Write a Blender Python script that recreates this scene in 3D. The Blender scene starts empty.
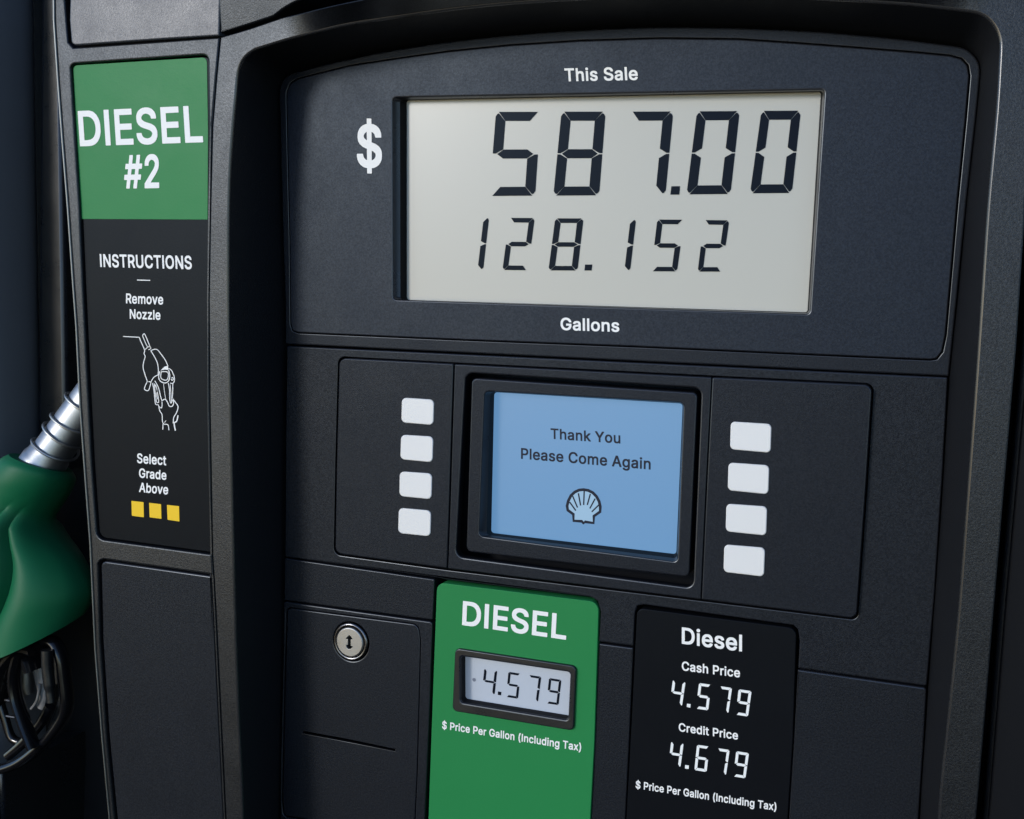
import bpy, bmesh, math, random
from mathutils import Vector, Matrix
from mathutils.geometry import tessellate_polygon
random.seed(7)
C = bpy.context.scene
COL = C.collection
rad = math.radians

# ------------------------------------------------------------------ camera, sky, sun, exposure
# Dispenser coordinates: u to the right, v downwards, w into the pump (all metres).
# The face of the dispenser is the plane w = 0; world X = u, Y = w, Z = ZC - v.
RM = ((0.93257798, -0.02489827, 0.36010884),
      (0.06258374, 0.99366248, -0.09337106),
      (-0.35550187, 0.10961275, 0.92822598))
FPX, CX, CY, Z0, ZC = 1215.0, 512.0, 409.5, 0.6933, 1.38

def wd(u, v, w):
    return Vector((u, w, ZC - v))

cam_data = bpy.data.cameras.new('camera')
cam = bpy.data.objects.new('camera', cam_data)
COL.objects.link(cam)
ax = [Vector((r[0], r[2], -r[1])) for r in RM]          # camera right, down, forward in world
m = Matrix((ax[0], -ax[1], -ax[2])).transposed().to_4x4()
m.translation = wd(0, 0, -Z0)
cam.matrix_world = m
cam_data.sensor_width = 36.0
cam_data.lens = FPX / 1024 * 36.0
cam_data.clip_start = 0.01
cam_data.clip_end = 500
C.camera = cam

world = bpy.data.worlds.new('World')
C.world = world
world.use_nodes = True
wn = world.node_tree
sky = wn.nodes.new('ShaderNodeTexSky')
sky.sky_type = 'NISHITA'
sky.sun_disc = False
SUN_EL, SUN_AZ = rad(14), rad(211)                       # azimuth clockwise from +Y
sky.sun_elevation = SUN_EL
sky.sun_rotation = SUN_AZ
sky.altitude = 50
sky.air_density = 0.6
sky.dust_density = 0.1
sky.ozone_density = 2.4
bg = wn.nodes['Background']
bg.inputs['Strength'].default_value = 0.15
wn.links.new(sky.outputs[0], bg.inputs['Color'])

sun_data = bpy.data.lights.new('sun', 'SUN')
sun_data.energy = 1.0
sun_data.angle = rad(12)
sun_data.color = (1.0, 0.965, 0.92)
sun = bpy.data.objects.new('sun', sun_data)
COL.objects.link(sun)
sd = Vector((math.sin(SUN_AZ) * math.cos(SUN_EL), math.cos(SUN_AZ) * math.cos(SUN_EL), math.sin(SUN_EL)))
sun.rotation_euler = sd.to_track_quat('Z', 'Y').to_euler()

C.view_settings.view_transform = 'Standard'
C.view_settings.look = 'None'
C.view_settings.exposure = 0.84
C.view_settings.gamma = 1.0

# ------------------------------------------------------------------ materials
def lin(c):
    return tuple(((x / 255) / 12.92 if x / 255 <= 0.04045 else ((x / 255 + 0.055) / 1.055) ** 2.4) for x in c)

def mat(name, col, rough=0.45, spec=0.5, bump=0.0, scale=900, metal=0.0, var=0.0, emit=None, estr=1.0, coat=0.0, rvar=0.0, dist=0.0006, grain=0.0, tint=None):
    mt = bpy.data.materials.new(name)
    mt.use_nodes = True
    nt = mt.node_tree
    b = nt.nodes['Principled BSDF']
    b.inputs['Base Color'].default_value = (*col, 1)
    b.inputs['Roughness'].default_value = rough
    b.inputs['Specular IOR Level'].default_value = spec
    b.inputs['Metallic'].default_value = metal
    b.inputs['Coat Weight'].default_value = coat
    b.inputs['Coat Roughness'].default_value = 0.08
    tc = nt.nodes.new('ShaderNodeTexCoord')
    if bump:
        n = nt.nodes.new('ShaderNodeTexNoise')
        n.inputs['Scale'].default_value = scale
        n.inputs['Detail'].default_value = 2.5
        n.inputs['Roughness'].default_value = 0.6
        nt.links.new(tc.outputs['Object'], n.inputs['Vector'])
        bp = nt.nodes.new('ShaderNodeBump')
        bp.inputs['Strength'].default_value = bump
        bp.inputs['Distance'].default_value = dist
        nt.links.new(n.outputs['Fac'], bp.inputs['Height'])
        nt.links.new(bp.outputs['Normal'], b.inputs['Normal'])
    if var:
        n2 = nt.nodes.new('ShaderNodeTexNoise')
        n2.inputs['Scale'].default_value = 14
        n2.inputs['Detail'].default_value = 6
        n2.inputs['Roughness'].default_value = 0.65
        nt.links.new(tc.outputs['Object'], n2.inputs['Vector'])
        mx = nt.nodes.new('ShaderNodeMix')
        mx.data_type = 'RGBA'
        mx.inputs[6].default_value = (*[x * (1 - var) for x in col], 1)
        mx.inputs[7].default_value = (*[min(1, x * (1 + var)) for x in col], 1)
        nt.links.new(n2.outputs['Fac'], mx.inputs[0])
        nt.links.new(mx.outputs[2], b.inputs['Base Color'])
    if rvar:
        n3 = nt.nodes.new('ShaderNodeTexNoise')
        n3.inputs['Scale'].default_value = 30
        n3.inputs['Detail'].default_value = 8
        n3.inputs['Roughness'].default_value = 0.7
        nt.links.new(tc.outputs['Object'], n3.inputs['Vector'])
        mr = nt.nodes.new('ShaderNodeMapRange')
        mr.inputs['From Min'].default_value = 0.3
        mr.inputs['From Max'].default_value = 0.7
        mr.inputs['To Min'].default_value = max(0.02, rough - rvar)
        mr.inputs['To Max'].default_value = rough + rvar
        nt.links.new(n3.outputs['Fac'], mr.inputs['Value'])
        nt.links.new(mr.outputs['Result'], b.inputs['Roughness'])
    if tint:
        b.inputs['Specular Tint'].default_value = (*tint, 1)
    if grain:                                            # fine moulded grain: mottled pigment and sheen
        ng = nt.nodes.new('ShaderNodeTexNoise')
        ng.inputs['Scale'].default_value = 950
        ng.inputs['Detail'].default_value = 3
        ng.inputs['Roughness'].default_value = 0.75
        nt.links.new(tc.outputs['Object'], ng.inputs['Vector'])
        rg = nt.nodes.new('ShaderNodeMapRange')
        rg.inputs['From Min'].default_value = 0.35
        rg.inputs['From Max'].default_value = 0.65
        rg.inputs['To Min'].default_value = 1 - grain
        rg.inputs['To Max'].default_value = 1 + grain
        nt.links.new(ng.outputs['Fac'], rg.inputs['Value'])
        mg = nt.nodes.new('ShaderNodeMix')
        mg.data_type = 'RGBA'
        mg.blend_type = 'MULTIPLY'
        mg.inputs[0].default_value = 1.0
        src = b.inputs['Base Color'].links
        if src:
            nt.links.new(src[0].from_socket, mg.inputs[6])
        else:
            mg.inputs[6].default_value = (*col, 1)
        nt.links.new(rg.outputs['Result'], mg.inputs[7])
        nt.links.new(mg.outputs[2], b.inputs['Base Color'])
        ms = nt.nodes.new('ShaderNodeMath')
        ms.operation = 'MULTIPLY'
        ms.inputs[1].default_value = spec
        nt.links.new(rg.outputs['Result'], ms.inputs[0])
        nt.links.new(ms.outputs[0], b.inputs['Specular IOR Level'])
    if emit:
        b.inputs['Emission Color'].default_value = (*emit, 1)
        b.inputs['Emission Strength'].default_value = estr
    return mt

M = {
    'shell':   mat('textured_grey_black_plastic', (0.0055, 0.0060, 0.0076), 0.37, 0.42, 0.20, 1300, rvar=0.05, var=0.10, grain=0.26, tint=(0.84, 0.91, 1.0)),
    'panel':   mat('fine_textured_black_plastic', (0.0070, 0.0080, 0.0115), 0.44, 0.175, 0.20, 1500, rvar=0.05, var=0.10, grain=0.20, tint=(0.75, 0.86, 1.0)),
    'coarse':  mat('coarse_textured_black_plastic', (0.0075, 0.0085, 0.0115), 0.45, 0.175, 0.22, 1200, rvar=0.05, var=0.10, grain=0.28, tint=(0.75, 0.86, 1.0)),
    'face':    mat('satin_navy_black_overlay', (0.0075, 0.0095, 0.0165), 0.42, 0.21, 0.12, 1700, rvar=0.04, var=0.08, grain=0.22, tint=(0.72, 0.85, 1.0)),
    'smooth':  mat('smooth_black_plastic', (0.010, 0.011, 0.012), 0.30, 0.5, 0.08, 900, rvar=0.06),
    'wall':    mat('matte_black_plastic', (0.0075, 0.008, 0.010), 0.5, 0.28, 0.3, 1100),
    'rubber':  mat('black_rubber', (0.005, 0.0055, 0.007), 0.6, 0.10, 0.1, 900),
    'gloss':   mat('glossy_black_plastic', (0.006, 0.006, 0.007), 0.16, 0.5, rvar=0.06),
    'green':   mat('green_overlay', (0.019, 0.190, 0.056), 0.38, 0.12, 0.08, 900, var=0.04, rvar=0.04),
    'card':    mat('black_overlay', (0.0045, 0.005, 0.0065), 0.38, 0.08, 0.08, 900, rvar=0.03, tint=(0.7, 0.84, 1.0)),
    'white':   mat('white_print', (0.80, 0.785, 0.76), 0.5, 0.3),
    'key':     mat('white_membrane_key', (0.68, 0.668, 0.65), 0.42, 0.5, 0.06, 900, var=0.02),
    'yellow':  mat('yellow_print', (0.80, 0.50, 0.008), 0.5, 0.3),
    'lcd':     mat('grey_green_lcd', (0.43, 0.418, 0.372), 0.28, 0.4, 0.03, 1500),
    'lcdblue': mat('pale_blue_lcd', (0.38, 0.41, 0.46), 0.22, 0.5, var=0.012, emit=(0.30, 0.34, 0.41), estr=0.12),
    'ink':     mat('dark_lcd_segment', (0.005, 0.0065, 0.012), 0.32, 0.06, tint=(0.6, 0.8, 1.0)),
    'inkfaint': mat('faint_lcd_mark', (0.16, 0.18, 0.23), 0.3, 0.5),
    'screen':  mat('blue_backlit_screen', (0.025, 0.045, 0.075), 0.25, 0.3, emit=lin((104, 152, 198)), estr=0.46),
    'sink':    mat('screen_ink', (0.016, 0.020, 0.034), 0.3, 0.12),
    'spale':   mat('screen_pale', (0.03, 0.045, 0.07), 0.3, 0.2, emit=lin((150, 186, 215)), estr=0.5),
    'led':     mat('white_price_segment', (0.80, 0.80, 0.78), 0.4, 0.4),
    'steel':   mat('brushed_steel', (0.30, 0.30, 0.295), 0.42, 0.5, 0.1, 1500, metal=1.0, rvar=0.08),
    'alu':     mat('aluminium_spout', (0.42, 0.42, 0.415), 0.42, 0.5, 0.06, 700, metal=1.0, rvar=0.1),
    'boot':    mat('green_vinyl_boot', (0.005, 0.108, 0.044), 0.50, 0.22, 0.1, 500, var=0.1, rvar=0.06),
    'edge':    mat('worn_polished_plastic_edge', (0.02, 0.020, 0.021), 0.20, 0.5, rvar=0.06),
    'trim':    mat('satin_aluminium_trim', (0.20, 0.20, 0.19), 0.45, 0.5, metal=1.0, rvar=0.05),
    'darkchrome': mat('dark_chrome', (0.16, 0.16, 0.17), 0.22, 0.5, metal=1.0, rvar=0.05),
    'rim':     mat('rubbed_plastic_edge', (0.012, 0.013, 0.017), 0.30, 0.55, rvar=0.06, tint=(0.85, 0.92, 1.0)),
    'cover':   mat('blue_grey_painted_cover', (0.030, 0.033, 0.043), 0.40, 0.6, 0.22, 1300, rvar=0.05, var=0.12, grain=0.20),
    'greyplastic': mat('grey_plastic', (0.20, 0.20, 0.20), 0.4, 0.5),
    'column':  mat('dark_blue_painted_column', (0.20, 0.205, 0.22), 0.5, 0.5, 0.1, 300, var=0.1),
}

# ------------------------------------------------------------------ geometry helpers
def uv(p, w=0.0):
    """image point -> (u, v) where its ray meets the plane at depth w of the dispenser"""
    a = ((p[0] - CX) / FPX, (p[1] - CY) / FPX, 1.0)
    r = [sum(RM[i][k] * a[i] for i in range(3)) for k in range(3)]
    s = (w + Z0) / r[2]
    return (r[0] * s, r[1] * s)

ROOTLOC = {}
def obj(name, bm, material, parent=None, loc=None):
    """link a bmesh built in world coordinates as one mesh object"""
    base = Vector((0, 0, 0))
    if parent is not None:
        base = ROOTLOC[parent]
    elif loc is not None:
        base = loc
    for v in bm.verts:
        v.co -= base
    me = bpy.data.meshes.new(name)
    bm.normal_update()
    if isinstance(material, (list, tuple)):
        mats = material
    elif material in (M['coarse'], M['panel'], M['face'], M['smooth']):
        mats = [material, M['rim'], M['rubber']]
    else:
        mats = [material]
        for fc in bm.faces:
            fc.material_index = 0
    bm.to_mesh(me)
    bm.free()
    for k in mats:
        me.materials.append(k)
    for p in me.polygons:
        p.use_smooth = True
    me.set_sharp_from_angle(angle=rad(38))
    o = bpy.data.objects.new(name, me)
    COL.objects.link(o)
    if parent is not None:
        o.parent = parent
        ROOTLOC[o] = base
    elif loc is not None:
        o.location = loc
        ROOTLOC[o] = loc
    return o

def thing(name, label, cat, loc):
    o = bpy.data.objects.new(name, None)
    o.empty_display_size = 0.1
    COL.objects.link(o)
    o.location = loc
    o['label'] = label
    o['category'] = cat
    ROOTLOC[o] = Vector(loc)
    return o

def rounded(pts, r, n=6):
    """round the corners of a closed polygon; r a number or one radius per corner"""
    out = []
    N = len(pts)
    rs = r if isinstance(r, (list, tuple)) else [r] * N
    for i in range(N):
        p = Vector(pts[i]); a = Vector(pts[i - 1]); b = Vector(pts[(i + 1) % N])
        rr = rs[i]
        if rr <= 0:
            out.append(tuple(p)); continue
        da, db = (a - p), (b - p)
        t = min(rr, da.length * 0.49, db.length * 0.49)
        pa, pb = p + da.normalized() * t, p + db.normalized() * t
        for k in range(n + 1):
            s = k / n
            h = 0.5523
            c1, c2 = pa + (p - pa) * h, pb + (p - pb) * h
            q = pa * (1 - s) ** 3 + c1 * 3 * s * (1 - s) ** 2 + c2 * 3 * s * s * (1 - s) + pb * s ** 3
            out.append(tuple(q))
    return out

def area(L):
    return 0.5 * sum(L[i - 1][0] * L[i][1] - L[i][0] * L[i - 1][1] for i in range(len(L)))

def offset(L, d):
    """grow (d > 0) or shrink a closed loop of (u, v)"""
    sgn = 1 if area(L) > 0 else -1
    out = []
    N = len(L)
    for i in range(N):
        p = Vector(L[i]); a = Vector(L[i - 1]); b = Vector(L[(i + 1) % N])
        e1, e2 = (p - a), (b - p)
        if e1.length < 1e-9: e1 = e2
        if e2.length < 1e-9: e2 = e1
        e1, e2 = e1.normalized(), e2.normalized()
        n1, n2 = Vector((e1.y, -e1.x)) * sgn, Vector((e2.y, -e2.x)) * sgn
        nn = n1 + n2
        if nn.length < 1e-6:
            nn = n1
        nn = nn.normalized()
        k = 1 / max(0.5, nn.dot(n1))
        q = p + nn * d * k
        out.append((q.x, q.y))
    return out

def ring(bm, L, w, f=None):
    return [bm.verts.new(wd(u, v, w + (f(u, v) if f else 0))) for u, v in L]

def strip(bm, A, B, flip=False):
    n = len(A)
    for i in range(n):
        q = (A[i - 1], A[i], B[i], B[i - 1])
        try:
            bm.faces.new(q if not flip else q[::-1])
        except ValueError:
            pass

def cap(bm, loops):
    """fill an outline (first loop) less its holes (the other loops)"""
    flat = [v for L in loops for v in L]
    for t in tessellate_polygon([[Vector((v.co.x, v.co.z, 0)) for v in L] for L in loops]):
        a, b, c = (flat[i] for i in t)
        if (b.co - a.co).cross(c.co - a.co).length > 1e-12:
            try:
                bm.faces.new((a, b, c))
            except ValueError:
                pass

def plate_bm(outline, w0, w1, bev=0.001, holes=(), seg=3, f=None):
    """panel with a rounded front rim: front at w0, back at w1; outline and holes in (u, v).
    holes: (loop, depth_w, rim[, inner loop]) cut through the front with walls down to depth_w.
    material slots: 0 front and sides, 1 rims, 2 walls of the holes"""
    bm = bmesh.new()
    def mark(n, k):
        bm.faces.ensure_lookup_table()
        for i in range(n, len(bm.faces)):
            bm.faces[i].material_index = k
    rims = []
    for k in range(seg + 1):
        t = math.pi / 2 * k / seg
        ins = bev * (1 - math.cos(t)); dw = bev * (1 - math.sin(t))
        rims.append(ring(bm, offset(outline, -ins), w0 + dw, f))
    back = ring(bm, outline, w1, f)
    strip(bm, back, rims[0])
    n = len(bm.faces)
    for k in range(seg):
        strip(bm, rims[k], rims[k + 1])
    mark(n, 1)
    loops = [rims[-1]]
    for hole in holes:
        loop, depth, rim = hole[:3]
        rr = []
        for k in range(seg + 1):
            t = math.pi / 2 * k / seg
            ins = rim * (1 - math.cos(t)); dw = rim * (1 - math.sin(t))
            rr.append(ring(bm, offset(loop, ins), w0 + dw, f))
        n = len(bm.faces)
        bk = ring(bm, hole[3] if len(hole) > 3 else loop, depth, f)
        if len(hole) > 4:                                # a chamfer before the dark wall
            md = ring(bm, hole[4], hole[5], f)
            md2 = [bm.verts.new(v.co) for v in md]
            strip(bm, md, rr[0], True)
            mark(n, 1)
            n = len(bm.faces)
            strip(bm, bk, md2, True)
        else:
            strip(bm, bk, rr[0], True)
        mark(n, 2)
        n = len(bm.faces)
        for k in range(seg):
            strip(bm, rr[k], rr[k + 1], True)
        mark(n, 1)
        loops.append(rr[-1])
    # the flat front gets its own vertices so its shading stays flat
    fl = [[bm.verts.new(v.co) for v in L] for L in loops]
    cap(bm, fl)
    bmesh.ops.recalc_face_normals(bm, faces=bm.faces)
    for fc in bm.faces:
        if abs(fc.normal.y) > 0.9 and fc.normal.y > 0:
            fc.normal_flip()
    return bm

def px(L, w=0.0):
    return [uv(p, w) for p in L]

def plate(name, pts, r, w0, w1, material, parent, bev=0.001, holes=(), f=None, label=None):
    """pts are image corners of the panel front, r the corner radius in image pixels"""
    ol = px(rounded(pts, r), w0)
    hs = [(px(rounded(hp, hr), w0), hd, hb) for hp, hr, hd, hb in holes]
    o = obj(name, plate_bm(ol, w0, w1, bev, hs, f=f), material, parent)
    if label:
        o['label'] = label
    return o

def sheet(name, pts, r, w, material, parent, thick=0.0003):
    """thin printed patch or film, its front at w"""
    ol = px(rounded(pts, r), w)
    return obj(name, plate_bm(ol, w, w + thick, min(0.0001, thick / 2), seg=1), material, parent)

# --- lettering: plain sans-serif letter outlines (thousandths of an em), laid onto a plane of the dispenser
GLYPHS = {
    '#': (440, ["50,-16 54,-18 123,-18 126,-17 131,-13 133,-10 152,110 155,122 240,123 242,119 241,104 224,11 224,-10 228,-16 231,-18 306,-17 310,-13 313,-4 333,121 336,123 399,123 405,125 407,128 416,176 416,200 414,206 408,208 351,208 348,210 347,212 359,287 363,298 432,299 438,305 445,350 446,377 445,380 441,384 378,385 376,386 394,494 394,518 390,524 387,526 315,526 310,521 308,515 289,395 285,385 201,385 197,386 214,491 214,521 210,525 207,526 135,525 130,521 128,512 108,386 105,385 39,385 36,384 32,380 22,326 22,305 24,302 30,298 90,298 94,296 79,209 6,208 2,203 -7,152 -7,128 -3,123 64,122 64,113 46,11 46,-10", "171,208 169,212 170,221 183,297 186,298 270,298 272,296 271,287 259,215 256,209"]),
    '$': (447, ["188,-90 193,-92 253,-92 257,-90 261,-84 261,-24 289,-22 334,-7 374,18 400,48 419,84 425,123 425,159 422,183 412,210 395,234 370,256 331,277 310,286 262,300 261,303 261,429 262,433 286,422 307,401 310,396 320,366 325,361 412,361 417,366 417,393 410,429 395,459 389,468 367,490 331,513 322,517 286,528 261,531 260,594 256,599 253,599 193,599 187,597 185,591 185,531 169,528 124,514 94,496 86,489 61,464 43,429 39,417 35,381 35,360 42,315 70,275 118,242 172,222 181,220 185,216 185,78 181,76 175,77 157,86 139,103 126,123 122,147 115,154 28,154 25,152 21,147 21,123 30,81 49,45 79,14 121,-10 160,-21 183,-24 185,-27 185,-84", "262,74 261,75 261,192 262,195 286,187 315,165 323,153 326,141 324,126 312,105 297,90 274,77", "181,325 145,350 135,366 134,378 135,387 146,405 163,421 178,430 184,431 185,327 184,326"]),
    '(': (273, ["163,-112 166,-114 247,-113 252,-109 252,-106 251,-79 225,-25 204,29 189,77 177,128 173,164 171,167 170,200 168,206 171,245 177,299 183,326 192,362 208,416 229,473 252,524 252,548 252,551 247,555 166,556 160,551 136,506 105,425 89,365 75,281 71,218 72,158 74,155 78,119 84,83 93,44 105,8 117,-22 138,-70"]),
    ')': (273, ["23,-112 27,-114 108,-113 115,-106 139,-61 166,2 177,38 187,74 199,143 200,158 200,236 199,272 190,338 184,368 166,431 142,497 116,548 108,556 27,556 24,554 20,548 20,527 46,470 67,410 88,335 97,290 103,242 104,209 103,176 100,149 85,80 61,8 37,-49 19,-85 19,-106"]),
    '2': (453, ["50,-16 54,-18 399,-18 402,-16 406,-10 406,65 405,68 402,72 399,73 197,74 209,89 281,164 350,242 374,278 389,308 398,356 398,389 393,422 379,455 361,479 348,492 315,515 279,528 264,529 261,531 207,532 171,528 132,513 105,495 93,484 68,452 53,416 49,371 49,353 49,350 54,345 135,345 141,347 145,353 146,377 155,398 164,413 171,420 183,429 210,441 219,441 261,432 292,404 301,383 301,374 295,341 267,297 217,242 47,59 46,-10"]),
    'A': (480, ["2,-16 6,-18 93,-18 96,-17 99,-15 103,-10 149,122 153,124 327,124 330,122 377,-10 381,-16 384,-18 471,-18 474,-17 479,-13 479,11 477,20 298,509 294,518 288,525 189,525 183,518 -2,11 -2,-10", "183,218 214,308 236,380 237,382 240,383 269,293 296,218 294,216 186,216"]),
    'C': (510, ["238,-23 276,-25 318,-21 354,-12 387,3 414,21 445,49 463,76 481,115 490,148 490,169 486,175 483,177 396,176 390,169 372,127 342,96 306,78 267,72 237,75 198,92 166,121 142,157 125,208 122,247 125,301 144,355 165,387 198,416 237,434 267,437 303,432 342,412 370,385 376,373 389,340 392,334 396,331 483,330 490,337 490,361 481,394 463,433 443,460 419,484 387,506 354,520 315,531 288,533 243,533 219,530 189,524 165,515 141,503 132,497 108,479 86,457 69,433 53,406 41,376 29,334 26,316 23,283 22,244 25,205 29,175 40,133 53,103 69,76 88,49 109,28 141,6 165,-6 192,-16 219,-22"]),
    'D': (502, ["46,-16 50,-18 230,-18 266,-15 308,-8 335,0 362,13 389,31 413,53 438,86 450,107 462,134 474,179 477,200 478,227 478,302 474,332 465,368 459,383 449,404 435,425 417,452 412,458 365,495 335,510 305,518 269,525 50,526 47,525 43,521 42,-10", "143,73 142,77 142,434 215,435 260,429 308,411 339,383 360,353 366,338 377,299 381,263 378,212 360,158 345,134 335,121 305,98 266,82 257,79 233,78 230,76 200,73"]),
    'E': (419, ["46,-16 50,-18 383,-18 386,-17 391,-13 391,65 391,68 386,73 143,73 142,77 142,209 143,211 365,211 372,218 372,296 365,303 143,303 142,305 142,434 383,435 388,440 388,443 388,518 388,521 383,525 50,526 47,525 43,521 42,-10"]),
    'G': (520, ["241,-23 279,-25 336,-18 390,2 433,34 466,76 487,127 490,139 494,181 494,265 491,271 486,273 273,273 267,269 265,265 265,190 266,187 270,182 393,181 394,175 391,166 379,136 360,110 348,99 330,87 300,75 285,72 267,72 237,75 201,91 189,99 166,121 142,157 125,208 122,247 125,301 142,352 164,388 198,416 235,433 258,437 270,437 303,431 339,413 349,403 371,379 391,337 396,332 483,332 486,332 490,337 490,364 484,391 466,427 444,459 420,483 387,505 354,520 315,530 291,531 288,533 240,533 213,530 189,524 171,518 135,500 108,480 85,457 68,433 50,400 29,340 25,304 22,265 23,226 26,190 28,187 29,169 38,139 50,109 59,91 68,76 90,47 108,29 135,9 165,-7 192,-16 225,-22"]),
    'I': (186, ["46,-16 50,-18 134,-18 139,-16 142,-10 142,518 142,521 137,525 50,526 46,524 42,518 42,-10"]),
    'L': (393, ["46,-16 50,-18 371,-18 374,-16 378,-10 378,65 375,71 371,73 142,74 142,518 138,524 134,526 50,526 46,524 42,518 42,-10"]),
    'N': (523, ["46,-16 50,-18 134,-18 137,-17 141,-13 141,344 141,347 143,348 185,278 371,-14 377,-18 473,-18 478,-13 480,-10 480,518 476,524 473,526 389,526 386,525 382,521 381,167 380,163 152,522 146,526 50,526 47,525 43,521 42,-10"]),
    'O': (533, ["238,-23 258,-25 294,-24 297,-22 315,-22 342,-16 369,-6 393,6 423,27 447,52 463,73 481,103 496,139 502,163 508,199 509,226 509,283 508,310 505,331 493,376 483,400 472,421 463,436 446,457 422,481 393,503 369,515 345,524 309,531 291,533 243,533 225,531 201,527 165,515 141,503 117,486 80,448 71,436 53,406 39,370 29,334 26,316 23,283 22,244 25,205 29,175 40,133 53,103 69,76 89,49 109,28 141,6 165,-6 192,-16 219,-22", "258,72 255,74 237,75 201,91 189,99 165,121 143,154 128,199 125,208 122,259 125,301 140,346 144,355 165,387 189,410 201,418 237,434 267,437 297,433 330,419 336,416 369,387 391,352 408,301 412,262 412,244 410,241 409,208 394,163 388,151 368,121 336,93 324,87 297,75 267,72"]),
    'P': (445, ["46,-16 50,-18 134,-18 137,-17 141,-13 142,167 143,168 245,168 305,175 344,190 365,205 381,218 407,254 420,290 423,302 424,326 426,329 426,365 420,407 408,440 384,473 377,480 344,504 299,520 254,526 50,526 47,525 43,521 42,-10", "143,259 142,260 142,431 143,435 230,435 233,433 254,432 284,422 303,407 318,386 325,362 327,347 325,344 324,329 318,311 302,286 281,271 257,263 218,259"]),
    'R': (449, ["46,-16 50,-18 134,-18 137,-17 141,-13 142,179 143,180 230,180 233,179 328,2 336,-13 341,-17 437,-18 440,-17 444,-13 444,14 344,197 345,200 350,204 380,223 406,257 423,299 426,332 426,371 423,404 408,443 387,473 380,481 344,506 299,522 257,526 50,526 47,525 43,521 42,-10", "143,271 142,275 142,431 143,435 230,435 257,432 287,422 306,407 317,392 324,371 327,347 324,332 318,314 302,295 284,283 254,274 224,273 221,271"]),
    'S': (447, ["201,-25 235,-27 289,-21 337,-5 376,20 400,48 418,83 422,98 425,122 425,158 422,182 412,209 396,233 387,242 370,256 322,282 274,297 223,310 181,325 145,350 135,365 134,377 135,386 145,404 160,420 181,432 202,438 223,441 256,435 289,420 308,401 320,365 325,361 409,360 412,361 415,363 417,368 417,392 413,419 410,428 392,464 364,492 331,513 286,528 247,532 208,532 166,528 127,515 88,492 63,467 57,458 42,428 39,416 35,383 35,362 43,314 70,275 115,243 121,241 169,223 229,206 283,188 316,165 325,148 326,137 323,125 314,107 298,91 274,77 244,69 226,67 178,76 154,88 139,103 132,113 127,122 122,146 118,152 115,154 28,154 23,149 21,146 21,122 29,83 47,47 76,16 115,-8 124,-11 160,-21"]),
    'T': (449, ["179,-16 184,-18 268,-17 273,-13 273,-10 274,433 277,435 427,435 430,436 433,440 434,443 434,518 430,524 427,526 22,526 19,525 15,521 14,443 15,440 19,435 172,435 175,433 176,431 176,-10"]),
    'U': (517, ["237,-24 269,-26 326,-20 377,-1 419,29 447,63 453,75 468,111 474,156 474,519 467,526 383,526 377,522 375,519 375,183 372,156 360,126 341,101 320,86 314,83 287,73 263,71 233,73 221,77 197,86 176,101 158,126 145,156 141,192 141,519 134,526 50,526 44,522 42,519 42,162 49,111 67,69 101,26 140,-1 146,-4 191,-19"]),
    'Y': (472, ["189,-16 192,-18 276,-18 279,-17 284,-13 284,194 472,497 472,518 468,524 465,526 372,526 369,525 366,523 263,356 237,311 233,314 202,368 112,515 105,524 102,526 6,526 1,521 -1,518 -1,497 185,197 185,-10"]),
    'a': (389, ["139,-25 149,-27 170,-27 203,-23 227,-16 257,3 259,2 259,-10 263,-16 266,-18 347,-18 350,-16 354,-10 354,269 351,299 339,332 323,355 316,362 296,378 251,396 212,400 170,400 122,392 92,381 66,362 43,338 24,302 24,281 24,278 29,274 86,258 113,258 135,287 158,303 164,306 194,312 227,305 249,284 251,280 255,260 252,254 248,250 221,244 167,237 113,228 65,209 28,176 16,149 12,119 13,92 18,62 31,32 53,7 80,-11 116,-23", "167,64 140,70 119,86 113,104 120,125 143,140 152,144 179,150 212,154 257,162 258,158 258,146 249,113 245,104 233,89 217,77 209,73 191,66 173,64"]),
    'b': (424, ["206,-24 238,-26 286,-19 325,-1 354,24 365,36 387,72 402,123 407,168 407,210 401,261 386,306 361,345 328,376 289,394 247,401 208,401 187,398 160,390 133,370 131,372 131,519 124,526 43,526 37,522 35,519 36,-12 40,-17 43,-17 121,-17 124,-17 128,-12 129,9 130,10 160,-13 187,-23", "217,65 199,68 178,80 153,105 141,129 133,162 131,189 132,216 141,249 156,276 178,297 199,307 220,311 241,308 262,297 287,273 299,249 302,240 308,213 310,189 308,165 302,138 299,129 285,102 265,82 241,68"]),
    'c': (396, ["187,-24 198,-26 219,-25 273,-18 321,6 355,39 379,87 379,114 375,119 318,134 294,134 291,133 287,129 275,102 255,81 231,69 207,65 186,68 162,80 152,90 140,102 125,129 116,162 114,186 116,213 125,246 141,274 160,294 177,304 186,308 207,311 231,307 255,295 273,276 286,249 291,245 315,245 372,259 377,264 379,267 378,291 355,336 321,370 270,395 225,401 189,401 144,394 105,377 65,342 39,303 23,255 16,198 17,168 23,120 38,75 41,69 66,32 105,-1 147,-19"]),
    'd': (424, ["175,-24 204,-26 240,-22 264,-13 294,10 295,6 296,-12 300,-17 303,-17 381,-17 384,-17 388,-12 389,519 387,522 381,526 300,526 293,519 293,372 291,370 264,390 243,397 228,400 180,401 138,395 102,379 69,352 63,345 38,306 22,258 16,198 17,168 22,123 38,72 63,31 99,-1 138,-19", "201,66 183,68 162,80 140,102 126,129 116,162 114,189 116,216 125,249 140,276 162,297 183,307 204,311 225,308 246,297 268,276 282,252 285,243 292,216 294,189 292,162 283,129 268,99 249,81 225,68 207,65"]),
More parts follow.
